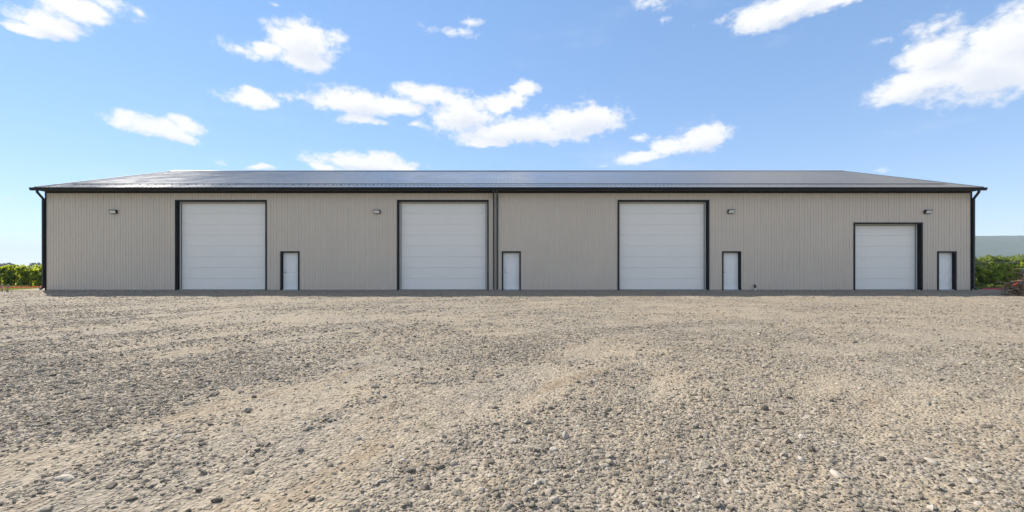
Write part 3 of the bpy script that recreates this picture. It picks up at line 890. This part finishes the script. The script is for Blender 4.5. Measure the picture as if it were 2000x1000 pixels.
def grapevine(loc, hgt, n, label, group, low=.38, along=(1, 0)):
    e = empty('grapevine', loc); tag(e, label, 'vine', group)
    b = MB()
    x_ = 0; pts = []
    for k in range(6):
        pts.append((x_ + random.uniform(-.03, .03), random.uniform(-.03, .03), hgt*.6*k/5 - .03))
    b.tube(pts, [.035, .03, .028, .025, .022, .02], 7)
    for s_ in (-1, 1):
        b.tube([(pts[4][0], pts[4][1], pts[4][2]), (s_*.3*along[0], s_*.3*along[1], hgt*.6), (s_*.65*along[0], s_*.65*along[1], hgt*.62)], [.018, .014, .01], 6)
    b.build('trunk', M['bark'], e, smooth_=True)
    nl = 26
    t = RNG.uniform(-.78, .78, nl)
    lumps = np.stack([t*along[0] + RNG.normal(0, .14, nl)*(1-abs(along[0])*.0), t*along[1] + RNG.normal(0, .14, nl), RNG.uniform(low*hgt, hgt*.88, nl)], 1)
    rad = RNG.uniform(.13, .27, nl)
    pts = clumped(n, lumps, rad)
    # a few shoots above the canopy
    for q in range(5):
        tt = random.uniform(-.7, .7); base = np.array([tt*along[0], tt*along[1], hgt*.9]); dv = np.array([random.uniform(-.12, .12), random.uniform(-.12, .12), random.uniform(.1, .22)])
        u = RNG.uniform(0, 1, (14, 1)); pts = np.concatenate([pts, base + dv*u + RNG.normal(0, .03, (14, 3))])
    pts[:, 2] = np.maximum(pts[:, 2], .16)
    V, Fq = leaves(pts, .115, .2)
    link('crown', mesh_np('crown', V, Fq, [M['vine_leaf']]), e)
    return e

# rows: one beyond the yard edge on the sunny side, one beyond the far corner on a wire trellis
LV = 'leafy sunlit grapevine in the low row behind the pink tape and wooden stakes'
for k in range(6):
    grapevine((-34.6 + 1.05*k + random.uniform(-.1, .1), 4.9 + random.uniform(-.12, .12), GZ), 1.44 + random.uniform(-.06, .1), 2300, LV, 'vines behind the stakes', .14)
for k in range(6):
    grapevine((-36.4 + 1.15*k, 7.2, GZ), 1.38, 900, 'grapevine in the second row, behind the row by the stakes', 'second row of vines', .14)
RV = 'shaded grapevine on the wire trellis beside the gable end'
for k in range(8):
    grapevine((27.4 + 1.12*k + random.uniform(-.12, .12), 3.4 + random.uniform(-.1, .1), GZ), 1.6 + random.uniform(-.12, .16), 2300, RV, 'vines on the trellis', .16)
tr_ = empty('trellis', (26.9, 3.4, GZ)); tag(tr_, 'wire vine trellis on wooden posts beside the gable end', 'trellis')
for k, xp_ in enumerate((2.66, 6.9, 11.2)):
    MB().tube([(xp_, .05, -.1), (xp_ + .01, .05, 1.2), (xp_, .05, 2.10)], [.05, .048, .045], 9).build('post', M['stake_grey'], tr_)
for zw in (2.06, 1.66, .9, .35):
    MB().tube([(-.6 + i*1.25, -.01, zw - (.02 if i % 4 else 0)) for i in range(11)], .006, 5).build('wire', M['wire'], tr_)

def tree(name, loc, hgt, rad, n, leaf, lsize, label, group, trunk_h=.35, nl=40):
    e = empty(name, loc); tag(e, label, 'tree', group)
    b = MB().tube([(0, 0, -.1), (.02*hgt, 0, hgt*.25), (0, .02*hgt, hgt*.6)], [hgt*.035, hgt*.026, hgt*.012], 8)
    for k in range(6):
        a = k*1.05 + random.uniform(-.3, .3); z0 = hgt*random.uniform(.22, .45)
        b.tube([(0, 0, z0), (math.cos(a)*rad*.4, math.sin(a)*rad*.4, z0 + hgt*.15), (math.cos(a)*rad*.75, math.sin(a)*rad*.75, z0 + hgt*.28)], [hgt*.014, hgt*.009, hgt*.004], 6)
    b.build('trunk', M['bark'], e, smooth_=True)
    d = RNG.normal(size=(nl, 3)); d /= np.linalg.norm(d, axis=1, keepdims=True)
    rr = RNG.uniform(.35, 1, (nl, 1))**.5
    lumps = d*rr*np.array([rad*.8, rad*.8, hgt*(1-trunk_h)*.42]) + np.array([0, 0, hgt*(trunk_h + (1-trunk_h)*.48)])
    lr = RNG.uniform(.16, .32, nl)*rad
    V, Fq = leaves(clumped(n, lumps, lr), lsize)
    link('crown', mesh_np('crown', V, Fq, [M[leaf]]), e)
    return e
for k in range(16):
    tree('orchard_tree', (60 + 1.5*k + random.uniform(-.4, .4), 38 + random.uniform(-2, 4), GZ), 3.3 + random.uniform(-.25, .45), 1.75, 1900, 'tree_leaf', .24,
         'round yellow-green tree in the row behind the trellised vines', 'trees behind the trellis', .12)
for k in range(22):
    xx = -720 + 11.5*k + random.uniform(-4, 4)
    tree('distant_tree', (xx, 478 + random.uniform(-25, 40), GZ), random.uniform(6.8, 10.2), random.uniform(5.0, 7.5), 900, 'far_leaf', 1.15,
         'dark hazy tree on the horizon behind the vine rows', 'distant trees on the horizon', .05, 30)
# slim tower among the distant trees
tw = empty('tower', (-546, 484, GZ)); tag(tw, 'slim pale tower rising among the distant trees', 'tower')
MB().tube([(0, 0, 0), (0, 0, 9.0)], [.9, .75], 12).build('shaft', M['steelgrey'], tw)
MB().tube([(0, 0, 8.4), (0, 0, 8.6), (0, 0, 10.2), (0, 0, 10.4)], [.75, 1.35, 1.35, 1.0], 14).build('head', M['steelgrey'], tw)
MB().tube([(0, 0, 10.3), (.9, 0, 12.2)], .12, 6).build('mast', M['steelgrey'], tw)

# grass at the yard margins
def grass_patch(x0, x1, y0, y1, n, hgt):
    x = RNG.uniform(x0, x1, n); y = RNG.uniform(y0, y1, n)
    dens = .5 + fbm(x*.9, y*.9, 3); k = RNG.uniform(0, 1, n) < np.clip(dens, .1, 1); x, y = x[k], y[k]; n = len(x)
    h = hgt*RNG.uniform(.4, 1.2, n); a = RNG.uniform(0, 6.28, n); w_ = .012
    ln = RNG.uniform(0, .5, n)*h; la = RNG.uniform(0, 6.28, n)
    z = np.full(n, GZ)
    b0 = np.stack([x - w_*np.cos(a), y - w_*np.sin(a), z], 1); b1 = np.stack([x + w_*np.cos(a), y + w_*np.sin(a), z], 1)
    tp = np.stack([x + ln*np.cos(la), y + ln*np.sin(la), z + h], 1)
    return np.stack([b0, b1, tp], 1).reshape(-1, 3), np.arange(n*3).reshape(-1, 3)
parts = [grass_patch(-38, -28.2, -3, 9, 26000, .22), grass_patch(26, 44, 1.6, 10, 26000, .24)]
V = np.concatenate([p[0] for p in parts]); Fq = np.concatenate([parts[0][1], parts[1][1] + len(parts[0][0])])
tag(link('grass', mesh_np('grass', V, Fq, [M['grass']])), 'rough yellow-green grass growing along the yard margins', 'grass', kind='stuff')

# ---------------------------------------------------------------- stakes, tape
def stake(x, y, h, lean, mat, label, wd=.075):
    z = float(ground_z(x, y)) if x > -27 else GZ
    e = MB()
    e.v += [(-wd/2, -.018, -.15), (wd/2, -.018, -.15), (wd/2, .018, -.15), (-wd/2, .018, -.15), (-wd/2 + lean, -.018, h), (wd/2 + lean, -.018, h*.985), (wd/2 + lean, .018, h*.985), (-wd/2 + lean, .018, h)]
    e.f += [(0,3,2,1),(4,5,6,7),(0,1,5,4),(1,2,6,5),(2,3,7,6),(3,0,4,7)]
    o = e.build('stake', mat, None, (x, y, z), bevel=.004)
    tag(o, label, 'stake', 'wooden stakes'); return o
def ribbon(name, pts, wd, label, group):
    b = MB(); n = 0
    for i, (x, y, z) in enumerate(pts):
        tws = .25*math.sin(i*1.3)
        b.v += [(x, y + wd*tws, z - wd/2), (x, y - wd*tws, z + wd/2)]
        if i: b.f.append((2*i-2, 2*i, 2*i+1, 2*i-1))
    o = link(name, mesh_np(name, b.v, b.f, [M['tape']])); tag(o, label, 'tape', group)
    so = o.modifiers.new('thickness', 'SOLIDIFY'); so.thickness = .002
    return o
def sag(a, b_, n=12, s_=.02):
    return [tuple(a[i] + (b_[i]-a[i])*t/n - (s_*4*(t/n)*(1-t/n) if i == 2 else 0) for i in range(3)) for t in range(n+1)]
S1 = P(3.5, 569.5); S2 = P(14, 570.5)
stake(S1[0], S1[1], .40, .01, M['stake'], 'tan wooden stake tied with pink tape at the yard edge')
stake(S2[0], S2[1], .40, .045, M['stake_grey'], 'grey leaning wooden stake tied with pink tape at the yard edge')
stake(-25.85, 2.6, .36, 0, M['stake'], 'wooden stake beside the gable wall holding the pink tape end')
ribbon('flagging_tape', sag((S2[0]+.025, S2[1]-.03, .235), (-25.85, 2.57, .17), 14, .01), .042, 'pink tape strung from the leaning grey stake toward the building corner', 'pink tapes')
ribbon('flagging_tape', sag((S1[0]-1.6, S1[1]+.3, .15), (S1[0], S1[1]-.03, .21), 6, .01) + sag((S1[0], S1[1]-.03, .215), (S2[0]+.03, S2[1]-.03, .225), 4, .005), .045, 'pink tape joining the tan stake and the grey stake', 'pink tapes')
S3 = P(1965, 571)
stake(S3[0], S3[1], .30, 0, M['stake_grey'], 'short grey stake beside the pile of dead roots', .06)
ribbon('flagging_tape', sag((25.95, -.2, .11), (S3[0]-.03, S3[1]-.025, .22), 12, .015), .06, 'pink tape strung from the downspout corner to the stake by the root pile', 'pink tapes')

# ---------------------------------------------------------------- pile of pulled roots
PX_, PY_, PD_ = P(2012, 579); PX_ += .66
pile = empty('root_pile', (PX_, PY_ + .55, float(ground_z(PX_, PY_ + .5)))); tag(pile, 'tangled heap of dead brown vine roots at the yard edge', 'root pile')
def wander(p, d, n, step, bend):
    pts = [Vector(p)]; d = Vector(d).normalized()
    for k in range(n):
        d = (d + Vector((random.uniform(-1, 1), random.uniform(-1, 1), random.uniform(-1, 1)))*bend).normalized()
        q = pts[-1] + d*step
        if q.z < .02: q.z = .02; d.z = abs(d.z)*.3
        pts.append(q)
    return pts
def in_heap(p, s_=1.0):
    return (p.x/1.05)**2 + (p.y/.75)**2 + (p.z/.92)**2 < s_
for k in range(170):
    while True:
        p = Vector((random.uniform(-1.05, 1.05), random.uniform(-.75, .75), random.uniform(.02, .9)))
        if .25 < (p.x/1.05)**2 + (p.y/.75)**2 + (p.z/.92)**2 < .95: break
    tang = Vector((-p.y + random.uniform(-.5, .5), p.x + random.uniform(-.5, .5), random.uniform(-.4, .4)))
    pts = wander(p, tang, 8, random.uniform(.05, .1), .5)
    r0 = random.uniform(.010, .026)
    b = MB().tube(pts, [r0*(1 - .08*i) for i in range(len(pts))], 6)
    b.build('root', M['root'] if random.random() < .6 else M['root2'], pile, smooth_=True)
b = MB()
for k in range(260):
    p = Vector((random.uniform(-1.1, 1.1), random.uniform(-.8, .8), random.uniform(.02, .85)))
    if not in_heap(p, .9): continue
    b.tube(wander(p, (random.uniform(-1, 1), random.uniform(-1, 1), random.uniform(-.3, .6)), 5, .06, .6), [.007, .006, .005, .004, .003, .002], 4, False)
tag(b.build('rootlets', M['root2'], pile), kind='stuff')
b = MB(); rings = []
for j in range(7):
    for i in range(14):
        t = i*2*math.pi/14; ph = j*math.pi/2/6; rr = 1 + .12*random.uniform(-1, 1)
        b.v.append((.66*rr*math.cos(t)*math.cos(ph), .46*rr*math.sin(t)*math.cos(ph), .02 + .52*rr*math.sin(ph)))
for j in range(6):
    for i in range(14): b.f.append((j*14+i, j*14+(i+1) % 14, (j+1)*14+(i+1) % 14, (j+1)*14+i))
b.build('clinging_soil', M['bark'], pile)
crate = MB().box(-.12, .12, -.10, .10, -.07, .07).build('black_tub', M['blackplastic'], None, (PX_ - .74, PY_ + .16, .56), bevel=.012)
tag(crate, 'black plastic tub thrown on the heap of dead roots', 'tub')
for q, (dx, dz) in enumerate(((-.97, .47), (-.85, .53))):
    o = MB().tube([(-.05, 0, 0), (-.02, -.02, .01), (.02, -.02, .012), (.05, 0, .03)], [.018, .03, .03, .014], 8).build('red_rag', M['red'], None, (PX_ + dx, PY_ + .30, dz)); tag(o, 'scrap of red plastic on the heap of dead roots', 'scrap', 'red scraps on the root heap')
pc = P(2004, 572)
gp_ = empty('capped_post', (pc[0]+1.50, pc[1]+1.2, 0)); tag(gp_, 'grey post with rounded green cap behind the root heap', 'post')
MB().box(-.07, .07, -.07, .07, -.1, 1.02).build('post', M['stake_grey'], gp_, bevel=.006)
MB().box(-.11, .11, -.11, .11, 1.02, 1.12).build('collar', M['sill'], gp_, bevel=.01)
MB().tube([(0, 0, 1.12), (0, 0, 1.18), (0, 0, 1.24), (0, 0, 1.27)], [.14, .14, .09, .02], 14).build('cap', M['greenp'], gp_)

# ---------------------------------------------------------------- bigger rocks
def icosphere(sub):
    import bmesh
    bm = bmesh.new(); bmesh.ops.create_icosphere(bm, subdivisions=sub, radius=1)
    v = np.array([q.co[:] for q in bm.verts]); f = np.array([[q.index for q in t.verts] for t in bm.faces]); bm.free()
    return v, f
ICO_V, ICO_F = icosphere(3)
def rock_mesh(seed, flat):
    g = np.random.default_rng(seed)
    n = g.normal(size=(15, 3)); n /= np.linalg.norm(n, axis=1, keepdims=True)
    d = g.uniform(.55, 1.0, 15)
    dots = ICO_V @ n.T
    r = np.min(np.where(dots > .05, d/np.maximum(dots, .05), 9), axis=1); r = np.minimum(r, 1.25)
    r *= 1 + .03*np.sin(ICO_V @ g.normal(size=3)*9)
    V = ICO_V*r[:, None]*np.array([1, g.uniform(.65, .95), flat])
    return mesh_np('rock', V, ICO_F, [M['stone']])
RMESH = [rock_mesh(40+k, f_) for k, f_ in enumerate((.55, .65, .45, .6, .35, .7, .5, .4))]
ROCKS = [(218,953,11,0),(830,955,13,1),(128,943,17,2),(790,916,9,5),(857,912,11,4),(892,939,8,1),(745,945,9,2),(1510,836,8,6),(1925,835,9,0),(1047,884,7,5),(1160,873,8,6),(1105,928,8,3),
 (1088,937,8,4),(1048,949,10,2),(1635,931,12,2),(1080,950,7,7),(735,755,9,3),(750,780,8,6),(722,785,7,1),(502,883,7,0),(280,946,9,4),(300,952,8,6),(255,976,10,4),(350,855,6,0),(555,790,5,1),
 (1718,898,9,3),(1822,905,10,7),(1945,925,9,1),(1955,840,7,6),(1490,705,6,0),(1565,735,5,3),(1880,712,7,5),(962,790,5,0),(1420,834,6,6),(330,800,5,2),(64,835,6,6),(1700,730,5,7),(640,700,5,4),
 (1180,905,9,2),(1130,918,7,1),(930,905,8,7),(1850,838,5,2),(1885,960,9,5),(1460,930,6,4),(1290,955,7,3),(420,975,7,5),(60,905,7,6),(1570,970,8,1),(665,905,6,2),(1755,975,8,0)]
PALE = {(128,943),(745,945),(1635,931),(1048,949),(1822,905),(1180,905),(735,755),(64,835)}
DARK = {(218,953),(830,955),(1925,835),(857,912),(790,916),(280,946),(1510,836),(1718,898),(1047,884),(255,976),(1088,937)}
M['rock_pale'] = plain('pale_limestone_rock', (.40, .35, .28), .9, 0, .2, .2, 2, .4, 6)
M['rock_dark'] = plain('dark_grey_rock', (.15, .125, .095), .9, 0, .2, .3, 2, .4, 6)
M['rock_mid'] = plain('dusty_rock', (.31, .262, .20), .9, 0, .2, .25, 2, .4, 6)
tones = {'pale': ('pale flat limestone rock lying on the gravel', 'pale rocks on the gravel'),
         'dark': ('dark brown-grey angular rock lying on the gravel', 'dark rocks on the gravel'),
         'mid': ('dusty tan rock half sunk in the gravel, larger than the stones round it', 'dusty rocks on the gravel')}
rock_data = {}
for k, (px_, py_, hw, ms) in enumerate(ROCKS):
    x, y, d = P(px_, py_)
    s_ = hw/(F_PX/d)
    tone = 'pale' if (px_, py_) in PALE else 'dark' if (px_, py_) in DARK else 'mid'
    if (tone, ms) not in rock_data:
        md = RMESH[ms].copy(); md.materials.clear(); md.materials.append(M['rock_' + tone]); rock_data[(tone, ms)] = md
    o = link('rock', rock_data[(tone, ms)], None, (x, y, float(ground_z(x, y)) + s_*.10))
    o.scale = (s_*1.15, s_*1.0, s_*1.0); o.rotation_euler = (random.uniform(-.25, .25), random.uniform(-.25, .25), random.uniform(0, 6.28))
    tag(o, tones[tone][0], 'rock', tones[tone][1])

# small finds: twig, weed, dry root
x, y, d = P(765, 821)
b = MB().tube([(-.05, .02, .014), (-.01, .0, .018), (.02, -.012, .015), (.055, -.035, .013)], [.0035, .0045, .004, .003], 6); b.tube([(.02, -.012, .016), (.04, -.006, .022)], [.003, .0015], 5)
tag(b.build('twig', M['stake'], None, (x, y, float(ground_z(x, y))), smooth_=True), 'thin tan twig lying on the gravel', 'twig')
x, y, d = P(838, 834)
b = MB()
for k in range(9):
    a = random.uniform(-.9, .9) + (math.pi if k % 3 else 0); L_ = random.uniform(.04, .10)
    n = len(b.v); px0, py0 = random.uniform(-.02, .02), random.uniform(-.01, .01)
    b.v += [(px0, py0-.003, 0), (px0, py0+.003, 0), (px0 + L_*.5*math.cos(a), py0 + L_*.4*math.sin(a) - .004, .025), (px0 + L_*.5*math.cos(a), py0 + L_*.4*math.sin(a) + .004, .026), (px0 + L_*math.cos(a), py0 + L_*math.sin(a)*.8, .03 + random.uniform(-.01, .02))]
    b.f += [(n, n+2, n+3, n+1), (n+2, n+4, n+3)]
tag(link('weed', mesh_np('weed', b.v, b.f, [M['grass']]), None, (x, y, float(ground_z(x, y)) + .003)), 'tiny green weed sprouting through the gravel', 'weed')
x, y, d = P(945, 955)
b = MB().tube([(-.03, -.03, .01), (-.005, .0, .014), (.012, .02, .012)], [.0012, .002, .002], 5)
for k in range(7): b.tube(wander((.01, .02, .012), (random.uniform(-1, 1), random.uniform(-.6, .6), .2), 4, .012, .6), [.002, .0016, .0013, .001, .0007], 4)
tag(b.build('dry_root', M['root2'], None, (x, y, float(ground_z(x, y))), smooth_=True), 'small dry root sprig lying among the gravel', 'root')

# ---------------------------------------------------------------- haze
hz = MB().box(-4700, 4700, -500, 3500, GZ - 1.2, 185).build('haze', None)
tag(hz, 'thin pale summer haze over the fields', 'haze', kind='stuff')
m = bpy.data.materials.new('haze_air'); m.use_nodes = True; t = m.node_tree; t.nodes.clear()
pv_ = N(t, 'ShaderNodeVolumePrincipled'); pv_.inputs['Color'].default_value = (.70, .79, .90, 1); pv_.inputs['Density'].default_value = .00025; pv_.inputs['Anisotropy'].default_value = 0
om = N(t, 'ShaderNodeOutputMaterial'); t.links.new(pv_.outputs[0], om.inputs['Volume'])
hz.data.materials.append(m)
